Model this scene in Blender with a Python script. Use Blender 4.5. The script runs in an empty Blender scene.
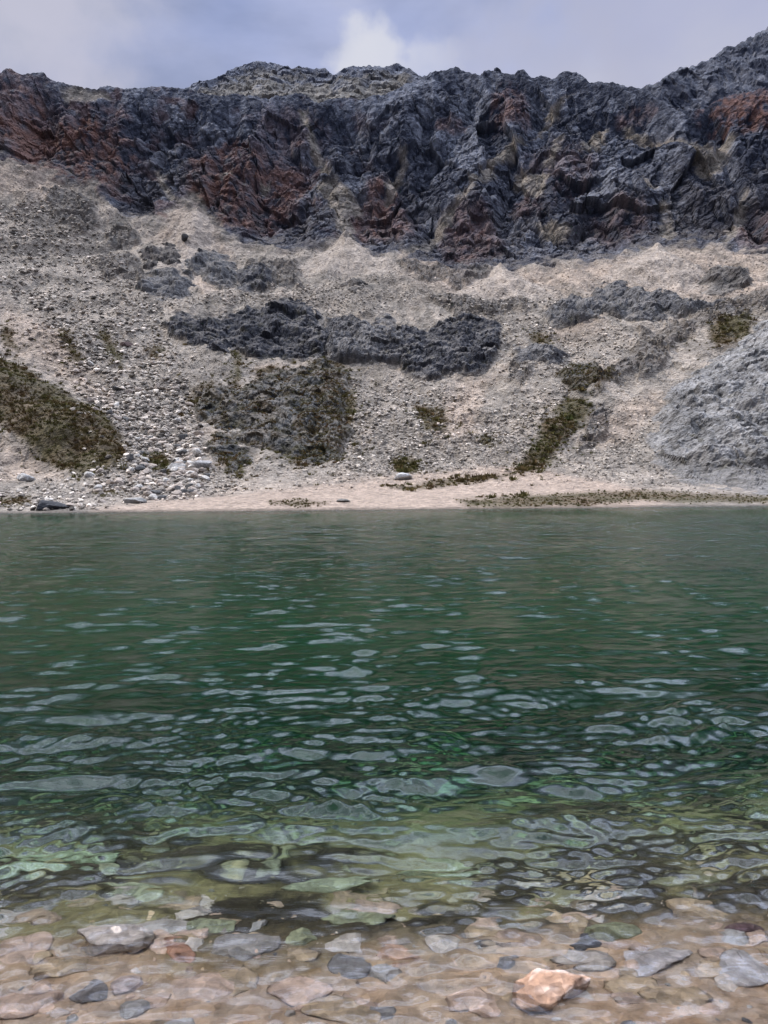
import bpy, math
import numpy as np
from mathutils import Matrix

rng = np.random.default_rng(7)
scene = bpy.context.scene
COL = scene.collection

# ------------------------------------------------------------------ camera
F = 769.0
CH = 1.5
PITCH = math.atan((512 - 502.5) / F)
ROLL = math.radians(0.55)
fw = np.array([0, math.cos(PITCH), -math.sin(PITCH)])
up0 = np.array([0, math.sin(PITCH), math.cos(PITCH)])
rt0 = np.array([1.0, 0, 0])
rt = rt0 * math.cos(ROLL) - up0 * math.sin(ROLL)
up = up0 * math.cos(ROLL) + rt0 * math.sin(ROLL)
cam = bpy.data.cameras.new('camera')
cam.sensor_fit = 'VERTICAL'
cam.sensor_height = 36.0
cam.sensor_width = 27.0
cam.lens = F / 1024 * 36
cam.clip_start = 0.05
cam.clip_end = 20000
co = bpy.data.objects.new('camera', cam)
COL.objects.link(co)
m = Matrix(((rt[0], up[0], -fw[0], 0), (rt[1], up[1], -fw[1], 0), (rt[2], up[2], -fw[2], CH), (0, 0, 0, 1)))
co.matrix_world = m
scene.camera = co


def ray(u, v):
    """direction through a picture point, scaled so that its Y component is 1"""
    d = fw * F + np.multiply.outer(u - 384.0, rt) - np.multiply.outer(v - 512.0, up)
    return d / d[..., 1:2]


def on_plane(u, v, z=0.0):
    d = ray(np.asarray(u, float), np.asarray(v, float))
    t = (z - CH) / d[..., 2]
    return np.stack([d[..., 0] * t, d[..., 1] * t], -1)


# ------------------------------------------------------------------ noise
_P = np.random.default_rng(3).permutation(256).astype(np.int64)
_G = np.random.default_rng(4).normal(size=(256, 3))
_G /= np.linalg.norm(_G, axis=1)[:, None]


def _h(ix, iy, iz):
    return _P[(_P[(_P[ix & 255] + iy) & 255] + iz) & 255]


def perlin(p):
    p = np.asarray(p, float)
    i = np.floor(p).astype(np.int64)
    f = p - i
    w = f * f * f * (f * (f * 6 - 15) + 10)
    out = 0
    for dx in (0, 1):
        wx = w[..., 0] if dx else 1 - w[..., 0]
        for dy in (0, 1):
            wy = w[..., 1] if dy else 1 - w[..., 1]
            for dz in (0, 1):
                wz = w[..., 2] if dz else 1 - w[..., 2]
                g = _G[_h(i[..., 0] + dx, i[..., 1] + dy, i[..., 2] + dz)]
                out = out + wx * wy * wz * (g[..., 0] * (f[..., 0] - dx) + g[..., 1] * (f[..., 1] - dy) + g[..., 2] * (f[..., 2] - dz))
    return out * 1.6


def fbm(p, octv=4, gain=0.5, lac=2.03):
    a, s, o = 1.0, 0, 0
    p = np.asarray(p, float).copy()
    for k in range(octv):
        o = o + a * perlin(p)
        s += a
        a *= gain
        p = p * lac + 17.3
    return o / s * 1.4


def ridged(p, octv=4, gain=0.5, lac=2.1):
    a, s, o = 1.0, 0, 0
    p = np.asarray(p, float).copy()
    for k in range(octv):
        o = o + a * (1 - 2 * np.abs(perlin(p)))
        s += a
        a *= gain
        p = p * lac + 9.7
    return o / s


def billow(p, octv=4, gain=0.5, lac=2.1):
    """rounded swellings parted by sharp gullies"""
    a, s, o = 1.0, 0, 0
    p = np.asarray(p, float).copy()
    for k in range(octv):
        o = o + a * np.abs(perlin(p))
        s += a
        a *= gain
        p = p * lac + 9.7
    return o / s * 2.2


def voro(p, seed=0):
    """tilted facets (one plane per cell), the cell's hash and the gap to the second cell"""
    i = np.floor(p).astype(np.int64)
    b1 = np.full(p.shape[:-1], 9.0)
    b2 = np.full(p.shape[:-1], 9.0)
    bh = np.zeros(p.shape[:-1], np.int64)
    bd = np.zeros(p.shape)
    R = np.random.default_rng(50 + seed).random((256, 3))
    for dx in (-1, 0, 1):
        for dy in (-1, 0, 1):
            for dz in (-1, 0, 1):
                h = _h(i[..., 0] + dx + seed, i[..., 1] + dy, i[..., 2] + dz)
                q = i + np.array([dx, dy, dz]) + R[h] - p
                d = (q * q).sum(-1)
                c = d < b1
                b2 = np.where(c, b1, np.minimum(b2, d))
                b1 = np.where(c, d, b1)
                bh = np.where(c, h, bh)
                bd = np.where(c[..., None], q, bd)
    tilt = (_G[bh] * bd).sum(-1)
    return tilt, bh / 255.0, np.sqrt(b2) - np.sqrt(b1)


def crag(p, sc=1.0, seed=0.0):
    """jointed rock: large flat faces, upright cracks, dipping ledges and smaller blocks; also a cell hash for tone"""
    w = np.stack([fbm(p / (22 * sc) + seed, 2), fbm(p / (22 * sc) + seed + 9, 2), fbm(p / (22 * sc) + seed + 19, 2)], -1)
    q = p + w * 1.6 * sc
    q2 = q.copy()
    q2[..., 2] += .35 * q[..., 0]
    a, ah, ae = voro(q2 / (np.array([30., 30., 58.]) * sc) + seed, 11)
    b, bh, be = voro(q2 / (np.array([8.5, 8.5, 19.]) * sc) + seed, 12)
    c, ch, ce = voro(q2 / (np.array([3.4, 3.4, 6.0]) * sc) + seed, 13)
    cx = np.stack([q[..., 0] / (5.5 * sc), q[..., 1] / (9 * sc), q[..., 2] / (70 * sc)], -1) + seed
    crack = np.abs(perlin(cx)) + .5 * np.abs(perlin(cx * 2.3 + 4))
    st = (q[..., 2] - .30 * q[..., 0]) / (13 * sc) + .8 * fbm(p / (30 * sc) + seed + 3, 2)
    saw = st - np.floor(st)
    st2 = st * 3.1 + .5
    saw2 = st2 - np.floor(st2)
    gl = 1 - sst(0, .45, np.abs(perlin(np.stack([q[..., 0] / (34 * sc), q[..., 1] / (200 * sc), q[..., 2] / (260 * sc)], -1) + seed)))
    d = 6.5 * a + 3.0 * (ah - .5) - 6.0 * gl + 2.0 * b + 2.0 * (bh - .5) - 1.0 * (1 - sst(0, .08, be)) + .9 * c + .7 * (ch - .5) \
        + 1.2 * crack + 1.2 * (1 - saw) ** 1.5 + .5 * (1 - saw2)
    tone = .75 * (ah - .5) + .5 * (bh - .5) + .4 * (ch - .5) - .25 * (1 - sst(0, .25, crack)) - .35 * (1 - sst(0, .06, be))
    return d * sc, tone


def sst(a, b, x):
    t = np.clip((x - a) / (b - a), 0, 1)
    return t * t * (3 - 2 * t)


def mix(a, b, t):
    t = np.asarray(t)[..., None]
    return np.asarray(a) * (1 - t) + np.asarray(b) * t


def sdist(poly, U, V):
    """signed distance to a polygon, positive inside"""
    poly = np.asarray(poly, float)
    x0, y0 = poly.min(0) - 45
    x1, y1 = poly.max(0) + 45
    out = np.full(U.shape, -60.0)
    sel = (U > x0) & (U < x1) & (V > y0) & (V < y1)
    u, v = U[sel], V[sel]
    d2 = np.full(u.shape, 1e9)
    ins = np.zeros(u.shape, bool)
    n = len(poly)
    for k in range(n):
        ax, ay = poly[k]
        bx, by = poly[(k + 1) % n]
        ex, ey = bx - ax, by - ay
        t = np.clip(((u - ax) * ex + (v - ay) * ey) / (ex * ex + ey * ey + 1e-9), 0, 1)
        d2 = np.minimum(d2, (u - ax - t * ex) ** 2 + (v - ay - t * ey) ** 2)
        if ay != by:
            c = ((ay > v) != (by > v)) & (u < (bx - ax) * (v - ay) / (by - ay) + ax)
            ins ^= c
    d = np.sqrt(d2)
    out[sel] = np.where(ins, d, -d)
    return out


# ------------------------------------------------------------------ materials
def new_mat(name):
    mt = bpy.data.materials.new(name)
    mt.use_nodes = True
    nt = mt.node_tree
    nt.nodes.clear()
    return mt, nt


def N(nt, t, **kw):
    n = nt.nodes.new(t)
    for k, v in kw.items():
        if k == 'op':
            n.operation = v
        elif hasattr(n, k) and k not in ('inputs',):
            setattr(n, k, v)
        else:
            n.inputs[k].default_value = v
    return n


def rock_mat(name, scale, bump, rough=0.9, contrast=0.5, attr='albedo', warp=(1, 1, 1), objcoord=False, spec=0.25):
    """albedo attribute times several octaves of procedural grain, with bump from the same grain"""
    mt, nt = new_mat(name)
    L = nt.links
    out = N(nt, 'ShaderNodeOutputMaterial')
    bs = N(nt, 'ShaderNodeBsdfPrincipled')
    bs.inputs['Roughness'].default_value = rough
    bs.inputs['Specular IOR Level'].default_value = spec
    at = N(nt, 'ShaderNodeAttribute')
    at.attribute_name = attr
    tc = N(nt, 'ShaderNodeTexCoord')
    geo = N(nt, 'ShaderNodeNewGeometry')
    mp = N(nt, 'ShaderNodeMapping')
    mp.inputs['Scale'].default_value = warp
    L.new(tc.outputs['Object'] if objcoord else geo.outputs['Position'], mp.inputs['Vector'])
    n1 = N(nt, 'ShaderNodeTexNoise')
    n1.inputs['Scale'].default_value = scale
    n1.inputs['Detail'].default_value = 7
    n1.inputs['Roughness'].default_value = 0.68
    v1 = N(nt, 'ShaderNodeTexVoronoi')
    v1.inputs['Scale'].default_value = scale * 2.2
    v1.inputs['Randomness'].default_value = 1
    L.new(mp.outputs[0], n1.inputs['Vector'])
    L.new(mp.outputs[0], v1.inputs['Vector'])
    mr = N(nt, 'ShaderNodeMapRange')
    mr.inputs['From Min'].default_value = 0.28
    mr.inputs['From Max'].default_value = 0.72
    mr.inputs['To Min'].default_value = 1 - contrast
    mr.inputs['To Max'].default_value = 1 + contrast
    L.new(n1.outputs['Fac'], mr.inputs['Value'])
    sep = N(nt, 'ShaderNodeSeparateColor')
    L.new(v1.outputs['Color'], sep.inputs[0])
    mr2 = N(nt, 'ShaderNodeMapRange')
    mr2.inputs['To Min'].default_value = 1 - contrast * 0.6
    mr2.inputs['To Max'].default_value = 1 + contrast * 0.6
    L.new(sep.outputs[0], mr2.inputs['Value'])
    mu = N(nt, 'ShaderNodeMath', op='MULTIPLY')
    L.new(mr.outputs[0], mu.inputs[0])
    L.new(mr2.outputs[0], mu.inputs[1])
    vm = N(nt, 'ShaderNodeVectorMath', op='SCALE')
    L.new(at.outputs['Color'], vm.inputs[0])
    L.new(mu.outputs[0], vm.inputs['Scale'])
    L.new(vm.outputs[0], bs.inputs['Base Color'])
    ad = N(nt, 'ShaderNodeMath', op='ADD')
    L.new(n1.outputs['Fac'], ad.inputs[0])
    L.new(v1.outputs['Distance'], ad.inputs[1])
    bp = N(nt, 'ShaderNodeBump')
    bp.inputs['Strength'].default_value = 1.0
    bp.inputs['Distance'].default_value = bump
    L.new(ad.outputs[0], bp.inputs['Height'])
    L.new(bp.outputs[0], bs.inputs['Normal'])
    L.new(bs.outputs[0], out.inputs['Surface'])
    return mt


# ------------------------------------------------------------------ mesh helpers
def mesh_obj(name, verts, faces, mat, albedo=None, smooth=False, fsize=None):
    """faces: (n,k) array of quads or triangles"""
    me = bpy.data.meshes.new(name)
    verts = np.ascontiguousarray(verts, np.float32).reshape(-1, 3)
    faces = np.ascontiguousarray(faces, np.int32)
    n, k = faces.shape
    me.vertices.add(len(verts))
    me.vertices.foreach_set('co', verts.ravel())
    me.loops.add(n * k)
    me.loops.foreach_set('vertex_index', faces.ravel())
    me.polygons.add(n)
    me.polygons.foreach_set('loop_start', np.arange(0, n * k, k, dtype=np.int32))
    me.polygons.foreach_set('use_smooth', np.full(n, smooth, bool))
    me.update(calc_edges=True)
    me.validate()
    if albedo is not None:
        a = me.attributes.new('albedo', 'FLOAT_COLOR', 'POINT')
        c = np.ones((len(verts), 4), np.float32)
        c[:, :3] = np.clip(albedo.reshape(-1, 3), 0.004, 0.9)
        a.data.foreach_set('color', c.ravel())
    me.materials.append(mat)
    o = bpy.data.objects.new(name, me)
    COL.objects.link(o)
    return o


def grid_faces(nr, nc, keep=None):
    i = np.arange(nr * nc).reshape(nr, nc)
    f = np.stack([i[:-1, :-1], i[:-1, 1:], i[1:, 1:], i[1:, :-1]], -1).reshape(-1, 4)
    if keep is not None:
        k = keep[:-1, :-1] | keep[:-1, 1:] | keep[1:, 1:] | keep[1:, :-1]
        f = f[k.ravel()]
    return f


def compact(verts, faces, *attrs):
    used = np.unique(faces)
    mp = np.full(len(verts), -1, np.int64)
    mp[used] = np.arange(len(used))
    return (verts[used], mp[faces]) + tuple(a[used] for a in attrs)


def structure(o):
    o['kind'] = 'structure'
    return o


def stuff(o, label, cat):
    o['kind'] = 'stuff'
    o['label'] = label
    o['category'] = cat
    return o


def thing(o, label, cat, group=None):
    o['label'] = label
    o['category'] = cat
    if group:
        o['group'] = group
    return o


# ------------------------------------------------------------------ the far slope
def vshore(u):
    return 509.5 - (u - 384) * 0.0096


S_TAB = [-2, 0, 8, 20, 34, 60, 110, 150, 190, 225, 258, 300, 358, 400, 440, 500]
Y_TAB = [160, 165, 178, 206, 226, 252, 302, 344, 384, 432, 482, 514, 548, 572, 598, 640]


def base_depth(u, v):
    s = vshore(u) - v
    y = np.interp(s, S_TAB, Y_TAB)
    c = (u - 384) / 384.0
    k = sst(10, 120, s)
    y = y * (1 - k * (0.10 * np.clip(c, -1.3, 1.3) ** 2))
    y = y * (1 - 0.45 * sst(1.25, 3.2, np.abs(c)))
    return y


SKY_MAIN = [(-900, 40), (-450, 60), (-200, 55), (-60, 66), (0, 70), (8, 67), (20, 73), (32, 71), (41, 69), (47, 77), (58, 81), (75, 84), (95, 87), (108, 84), (117, 86),
            (130, 89), (145, 86), (156, 84), (172, 85), (190, 88), (215, 95), (240, 92), (262, 98), (286, 94), (302, 92), (318, 101), (335, 96), (360, 97),
            (376, 95), (395, 87), (415, 80), (432, 72), (446, 69), (457, 65), (468, 69), (480, 73), (495, 68), (508, 72), (524, 71), (531, 75), (545, 74),
            (552, 78), (562, 72), (576, 71), (588, 77), (600, 79), (618, 81), (632, 84), (650, 89), (665, 100), (684, 114), (700, 108), (722, 97),
            (745, 92), (768, 88), (860, 84), (1220, 60), (1700, 40)]
CLIFF_FOOT = [(-900, 190), (-450, 175), (-100, 150), (0, 156), (30, 163), (60, 174), (90, 182), (108, 198), (118, 214), (140, 222), (163, 214), (175, 203), (190, 198),
              (202, 214), (225, 231), (256, 243), (285, 248), (300, 248), (325, 243), (343, 236), (353, 243), (366, 250), (385, 255), (405, 250), (430, 266),
              (455, 276), (480, 266), (512, 265), (545, 261), (580, 266), (610, 256), (640, 250), (690, 241), (720, 245), (768, 247), (1220, 250), (1700, 250)]
_s = np.array(SKY_MAIN, float)
_c = np.array(CLIFF_FOOT, float)

# bare light gullies and scree tongues inside the cliffs
GULLY = [
    [(316, 172), (334, 168), (348, 182), (362, 196), (358, 203), (346, 206), (341, 213), (333, 206), (326, 196), (318, 186)],
    [(336, 204), (348, 204), (353, 222), (350, 240), (338, 240), (336, 222)],
    [(519, 132), (527, 134), (516, 150), (502, 160), (488, 176), (472, 188), (470, 182), (486, 164), (500, 150)],
    [(470, 186), (474, 190), (452, 214), (428, 240), (404, 254), (398, 246), (424, 232), (446, 210)],
    [(518, 160), (534, 158), (552, 164), (549, 176), (544, 196), (536, 188), (526, 178), (516, 170)],
    [(538, 220), (556, 218), (570, 222), (568, 231), (552, 233), (541, 228)],
    [(628, 114), (650, 119), (672, 126), (692, 134), (704, 142), (714, 150), (728, 134), (737, 136), (728, 154), (722, 170), (706, 174), (698, 160), (680, 142), (655, 130), (632, 122)],
    [(636, 170), (652, 176), (658, 190), (646, 192), (638, 182)],
    [(598, 122), (612, 118), (606, 132), (590, 144), (580, 150), (584, 140)],
    [(556, 96), (574, 88), (560, 104), (540, 120), (528, 126), (540, 112)],
    [(186, 190), (198, 188), (205, 202), (212, 214), (222, 226), (212, 232), (198, 220), (186, 206), (176, 204)],
    [(214, 168), (228, 165), (230, 172), (216, 176)],
    [(60, 88), (75, 86), (110, 92), (108, 97), (80, 97), (62, 96)],
    [(258, 172), (270, 170), (268, 178), (257, 180)],
    [(300, 108), (306, 108), (318, 140), (330, 166), (324, 168), (312, 144)],
    [(400, 150), (408, 148), (398, 176), (388, 196), (382, 192)],
    [(150, 160), (156, 158), (168, 184), (178, 200), (170, 200), (160, 182)],
    [(560, 128), (566, 126), (560, 150), (548, 160), (546, 152)],
    [(740, 190), (750, 186), (744, 214), (730, 238), (722, 236), (734, 212)],
    [(660, 200), (668, 198), (676, 226), (668, 242), (660, 226)],
]
# rock standing out of the scree, painted on the terrain
RED = [(68, 108, 100, 134, 1.0), (5, 110, 140, 190, .85), (180, 140, 300, 230, .72), (-60, 70, 60, 140, .6), (520, 130, 600, 200, .35), (340, 190, 420, 240, .55), (250, 100, 330, 150, .35), (214, 126, 248, 158, .8), (252, 150, 306, 200, .7), (362, 172, 402, 206, .65), (440, 112, 466, 128, .4),
       (488, 82, 530, 126, .6), (696, 88, 790, 132, .95), (440, 200, 500, 262, .45), (512, 182, 545, 214, .5), (590, 200, 650, 244, .35), (0, 80, 40, 150, .55), (100, 98, 132, 120, .5),
       (150, 196, 190, 222, .4), (730, 200, 800, 246, .4), (-200, 90, -10, 160, .6), (620, 96, 655, 112, .45)]
VEG = [
    [(-60, 330), (0, 356), (22, 368), (60, 389), (98, 410), (122, 436), (130, 458), (116, 474), (88, 477), (52, 466), (16, 440), (0, 428), (-60, 400)],
    [(57, 332), (66, 336), (82, 356), (84, 366), (74, 360), (62, 346)],
    [(96, 330), (108, 332), (122, 356), (120, 366), (106, 352)],
    [(0, 326), (12, 330), (16, 346), (4, 342)],
    [(146, 348), (160, 344), (166, 358), (154, 364)],
    [(140, 458), (160, 452), (176, 462), (170, 476), (150, 472)],
    [(186, 396), (214, 386), (228, 398), (214, 420), (196, 414)],
    [(232, 352), (240, 352), (242, 392), (234, 392)],
    [(258, 374), (272, 366), (290, 376), (300, 392), (296, 412), (278, 420), (262, 404)],
    [(312, 358), (330, 352), (348, 372), (356, 400), (352, 432), (338, 462), (320, 462), (310, 436), (314, 410), (308, 380)],
    [(268, 428), (300, 424), (326, 440), (328, 462), (300, 468), (272, 452)],
    [(214, 440), (236, 446), (250, 470), (240, 480), (222, 462)],
    [(566, 394), (590, 400), (588, 414), (568, 430), (556, 452), (540, 468), (522, 474), (518, 462), (534, 446), (548, 420)],
    [(530, 336), (542, 330), (552, 338), (546, 348), (532, 346)],
    [(708, 330), (724, 318), (752, 312), (752, 330), (736, 344), (716, 346)],
    [(478, 436), (490, 434), (490, 444), (480, 444)],
    [(392, 456), (420, 458), (418, 470), (396, 470)],
    [(414, 408), (446, 404), (448, 430), (424, 436)],
    [(456, 500), (512, 496), (560, 494), (600, 492), (640, 490), (700, 494), (768, 496), (860, 498), (860, 504), (768, 503), (700, 503), (640, 501), (600, 505), (560, 506), (512, 507), (470, 507)],
    [(90, 492), (118, 488), (126, 494), (100, 497)],
    [(0, 498), (30, 497), (34, 505), (0, 506)],
    [(384, 487), (420, 484), (448, 478), (500, 474), (520, 470), (500, 478), (446, 486), (410, 490)],
    [(268, 502), (300, 500), (330, 504), (300, 507)],
    [(682, 398), (700, 396), (700, 412), (688, 416)], [(720, 430), (736, 436), (732, 450), (716, 444)], [(600, 376), (612, 372), (608, 388), (596, 392)],
]
PINK = [
    [(90, 511), (160, 501), (256, 493), (330, 484), (400, 475), (470, 468), (520, 462), (570, 474), (620, 486), (690, 496), (640, 508), (384, 512), (200, 514)],
    [(400, 250), (430, 258), (480, 272), (540, 268), (620, 260), (690, 248), (768, 250), (768, 300), (700, 300), (620, 292), (540, 290), (500, 296), (450, 290), (410, 276)],
    [(-60, 160), (0, 160), (40, 170), (70, 186), (40, 200), (0, 196), (-60, 200)],
    [(150, 240), (180, 206), (200, 210), (222, 240), (230, 262), (200, 262)],
    [(186, 256), (210, 258), (222, 286), (206, 296), (192, 280)],
    [(0, 300), (30, 310), (90, 370), (110, 400), (60, 380), (0, 345)],
    [(256, 366), (300, 364), (305, 374), (280, 386), (258, 378)],
    [(212, 436), (222, 436), (232, 462), (240, 474), (224, 468), (214, 452)],
    [(440, 400), (470, 378), (500, 370), (480, 400), (470, 440), (440, 440)],
    [(600, 420), (650, 390), (664, 400), (640, 430), (600, 440)],
    [(0, 440), (40, 460), (60, 476), (20, 480), (0, 476)],
    [(670, 452), (692, 444), (698, 452), (682, 462)], [(556, 322), (600, 318), (600, 334), (560, 336)],
]
SOILROCK = [  # thin brown rock ribs flush with the scree
    [(592, 384), (640, 346), (690, 316), (740, 298), (790, 282), (790, 300), (740, 316), (690, 334), (650, 356), (620, 382), (598, 396)],
    [(576, 430), (600, 408), (614, 412), (606, 430), (580, 446)],
    [(45, 190), (66, 186), (90, 200), (98, 222), (84, 234), (60, 222), (46, 206)],
    [(104, 228), (130, 226), (142, 240), (120, 246)],
    [(390, 262), (460, 262), (512, 266), (512, 276), (470, 284), (430, 284)],
    [(250, 264), (300, 264), (300, 286), (262, 292), (244, 284)],
    [(428, 300), (480, 296), (512, 312), (470, 318)], [(470, 290), (520, 294), (530, 308), (490, 308)],
    [(505, 366), (530, 366), (526, 390), (508, 384)],
    [(90, 254), (112, 250), (140, 262), (142, 280), (118, 282), (100, 272)],
    [(640, 330), (668, 336), (664, 372), (640, 384), (632, 360)],
]

rows = 560
us = np.concatenate([np.linspace(-900, -60, 170, endpoint=False), np.arange(-60, 828, 1.05), np.linspace(828, 1668, 170)])
nc = len(us)
top = np.interp(us, _s[:, 0], _s[:, 1])
foot = np.interp(us, _c[:, 0], _c[:, 1])
tt = np.linspace(0, 1, rows)[:, None]
v0 = vshore(us) + 1.5
V = v0 + (top - v0) * tt
U = np.broadcast_to(us, V.shape).copy()


def base_point(u, v):
    d = ray(u, v)
    y = base_depth(u, v)
    p = d * y[..., None]
    p[..., 2] += CH
    return p


P0 = base_point(U, V)
nw = fbm(P0 / 26.0, 4)
nw2 = fbm(P0 / 9.0 + 40, 3)
Uw = U + 9 * nw + 4 * nw2
Vw = V + 7 * fbm(P0 / 24.0 + 90, 4) + 3 * nw2

# cliff mask
footw = np.interp(U + 10 * nw, _c[:, 0], _c[:, 1])
rock = sst(-5, 5, footw - V + 8 * nw2 + 6 * nw)
CONE = [((345, 236), (296, 264), (396, 262), 5.0), ((200, 204), (150, 258), (226, 262), 4.0), ((655, 246), (600, 276), (716, 274), 4.5), ((500, 262), (455, 290), (550, 290), 4.0)]
cone = np.zeros(V.shape)
coneh = np.zeros(V.shape)
for (ax, ay), (bx_, by_), (cx_, cy_), hh in CONE:
    tv = np.clip((V - ay) / (by_ - ay), 0, 1.6)
    mid = ax + ((bx_ + cx_) / 2 - ax) * tv
    half = 3 + (cx_ - bx_) / 2 * tv
    prof = np.clip(1 - np.abs(Uw * .4 + U * .6 - mid) / half, 0, 1) * sst(-.05, .1, (V - ay) / (by_ - ay)) * sst(1.55, .8, (V - ay) / (by_ - ay))
    cone = np.maximum(cone, sst(.0, .25, prof))
    coneh = np.maximum(coneh, sst(0, 1.1, prof) * hh)
gul = np.zeros(V.shape)
for g in GULLY:
    gul = np.maximum(gul, sst(-2.5, 2.5, sdist(g, U + 6 * nw2 + 5 * nw, V + 6 * nw)))
rock_body = rock.copy()
rock_a = rock * (1 - gul * np.clip(.95 + .7 * nw2 + .4 * nw, .25, .97))
rock = rock * (1 - gul)
rib = np.zeros(V.shape)
for g in SOILROCK:
    rib = np.maximum(rib, sst(-2, 2, sdist(g, Uw + 3 * nw2, Vw)))
veg = np.zeros(V.shape)
for g in VEG:
    sd_ = sdist(g, U + 5 * nw2 + 3 * nw, V + 4 * nw2)
    if g[0][1] > 470:
        sd_ = sdist(g, U + 5 * nw2, V + 1.2 * nw2)
    veg = np.maximum(veg, sst(-3, 4, sd_))
pink = np.zeros(V.shape)
for g in PINK:
    pink = np.maximum(pink, sst(-12, 10, sdist(g, Uw, V + 3 * nw)))
red = np.zeros(V.shape)
for (a, b, c2, d2, k) in RED:
    q = 1 - (((Uw - (a + c2) / 2) / ((c2 - a) / 2)) ** 2 + ((Vw - (b + d2) / 2) / ((d2 - b) / 2)) ** 2)
    red = np.maximum(red, k * sst(-0.4, 0.6, q))

# displacement along the mean outward direction of the slope
out_c = np.array([-0.05, -0.86, 0.5])
out_s = np.array([0.0, -0.5, 0.86])
steep = sst(-8, 24, foot - V)
dirn = mix(out_s, out_c, steep)
cs = rock_body * sst(0, 60, footw - V)
A = P0 * np.array([1 / 62.0, 1 / 62.0, 1 / 150.0])
big = billow(A + 3.1 + 0.25 * fbm(P0 / 60.0, 2)[..., None], 3, .45)
B = P0 * np.array([1 / 21.0, 1 / 21.0, 1 / 46.0])
med = billow(B + 0.4 * nw[..., None] + 11, 4, 0.5)
taper = sst(0, 14, V - top)
t1, h1, e1 = voro(P0 * np.array([1 / 7.0, 1 / 7.0, 1 / 19.0]) + 0.35 * nw2[..., None], 1)
t2, h2, e2 = voro(P0 / np.array([3.2, 3.2, 4.8]) + 0.3 * nw2[..., None], 2)
fine = fbm(P0 / 3.0, 3)
cr = 1 - sst(0.0, 0.14, e1)
cd, ctone = crag(P0, 1.0, 2.0)
rise = sst(0, 26, footw - V)
taper2 = sst(0, 34, V - top)
disp = rock * (taper2 * cs * (15 * big - 10) + rock_body * (.2 + .8 * taper2) * (.3 + .7 * rise) * (cd - 3.5) + rock_body * .8 * fine)
disp += rock_body * gul * (taper2 * cs * (15 * big - 10) + (.2 + .8 * taper2) * (.3 + .7 * rise) * .55 * (cd - 3.5) - 2.6 + .6 * fine)
# scree: fans, runnels and lumps
sc = 1 - rock_body
s_px = vshore(U) - V
far = sst(22, 60, s_px)
sl = sc * (far * (4.5 * fbm(P0 / 38.0 + 5, 3) + 1.4 * fbm(P0 / 11.0 + 3, 3)) + sst(6, 40, s_px) * (0.45 * t2 + 0.35 * fine + 0.25 * (h2 - .5)))
disp += sl
disp += coneh * (1 - rock)
rib = rib * (1 - cone)
disp += rib * (1.6 + 1.5 * t1 + 1.0 * t2 + 1.0 * (h1 - .5)) * sst(10, 40, s_px)
veg_big = sst(-14, 26, sdist(VEG[0], Uw, Vw))
disp += veg_big * 5.0
disp += sst(0, 10, s_px) * (1 - far) * (0.25 * fbm(P0 / 6.0, 3) + 0.1 * fine)
skirt = sst(0, 0.03, 1 - tt)
PT = P0 + dirn * disp[..., None]
# keep the crest broken by small teeth
crest = sst(0.985, 1.0, tt)
PT[..., 2] += crest * (2.2 * fbm(P0[..., :] / np.array([8.0, 1e9, 1e9]) + 2, 4))

# albedo of the ground itself
grey = np.array([.205, .178, .146])
pinkc = np.array([.258, .206, .160])
dark = np.array([.026, .031, .048])
midr = np.array([.150, .160, .190])
brown = np.array([.060, .048, .040])
redc = np.array([.115, .046, .026])
olive = np.array([.060, .049, .021])
brn = np.array([.085, .060, .033])
k1 = fbm(P0 / 14.0 + 70, 4)
k2 = fbm(P0 / np.array([5.0, 5.0, 11.0]) + 30, 4)
streak = fbm(np.stack([(P0[..., 0] + .25 * np.sign(P0[..., 0]) * P0[..., 2] + 3 * nw) / 5.5, P0[..., 1] / 80.0, P0[..., 2] / 80.0], -1), 4)
scree = mix(grey, pinkc, np.clip(pink * 0.9 + 0.25 * k1 + .35 * streak + .05, 0, 1))
scree = mix(scree, np.array([.115, .098, .080]), np.clip(sst(.12, .55, fbm(P0 / np.array([20., 20., 9.]) + 44, 4)) * .6 * (1 - pink), 0, .6))
scree = scree * (1 - .22 * gul + .5 * gul * k2)[..., None] * (1 + 0.30 * k1 + 0.22 * k2 + .38 * streak * far + 0.35 * (h2 - .5))[..., None]
rk = mix(dark, midr, np.clip(0.26 + 0.75 * k2 + 0.40 * k1 + 1.15 * ctone + .4 * sst(.2, .7, fbm(P0 / np.array([2.5, 2.5, 16.]) + 60, 3)), 0, 1))
low = sst(150, 70, foot - V) * 0
rk = mix(rk, brown, np.clip(sst(120, 10, foot - V) * (0.45 + 0.6 * k1), 0, 1) * 0.8)
rk = mix(rk, redc, np.clip(red * (0.58 + 1.0 * k2 + 0.9 * ctone) + .35 * sst(.05, .5, fbm(P0 / 24.0 + 81, 4)) * sst(420, 300, U) , 0, 0.78))
gu, gv_ = np.gradient(PT, axis=1), np.gradient(PT, axis=0)
nrm = np.cross(gu, gv_)
nrm /= np.linalg.norm(nrm, axis=-1)[..., None] + 1e-9
for _k in range(2):
    nrm[1:-1, 1:-1] = (nrm[1:-1, 1:-1] * 2 + nrm[:-2, 1:-1] + nrm[2:, 1:-1] + nrm[1:-1, :-2] + nrm[1:-1, 2:]) / 6
ledge = sst(.62, .84, nrm[..., 2]) * (.35 + .65 * sst(-.2, .4, k1))
rk = mix(rk, mix(grey, brown, .45) * .8, ledge * .6)   # broken stones lying on the ledges
scree = mix(scree, np.array([.295, .250, .205]) * (1 + .18 * k2 + .3 * streak)[..., None], cone * .8)
beach = sst(-3, 4, sdist(PINK[0], U + 4 * nw2, V + 2.5 * nw2))
scree = mix(scree, np.array([.280, .218, .168]) * (1 + .16 * k2 + .14 * streak)[..., None], beach * .9)
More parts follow.
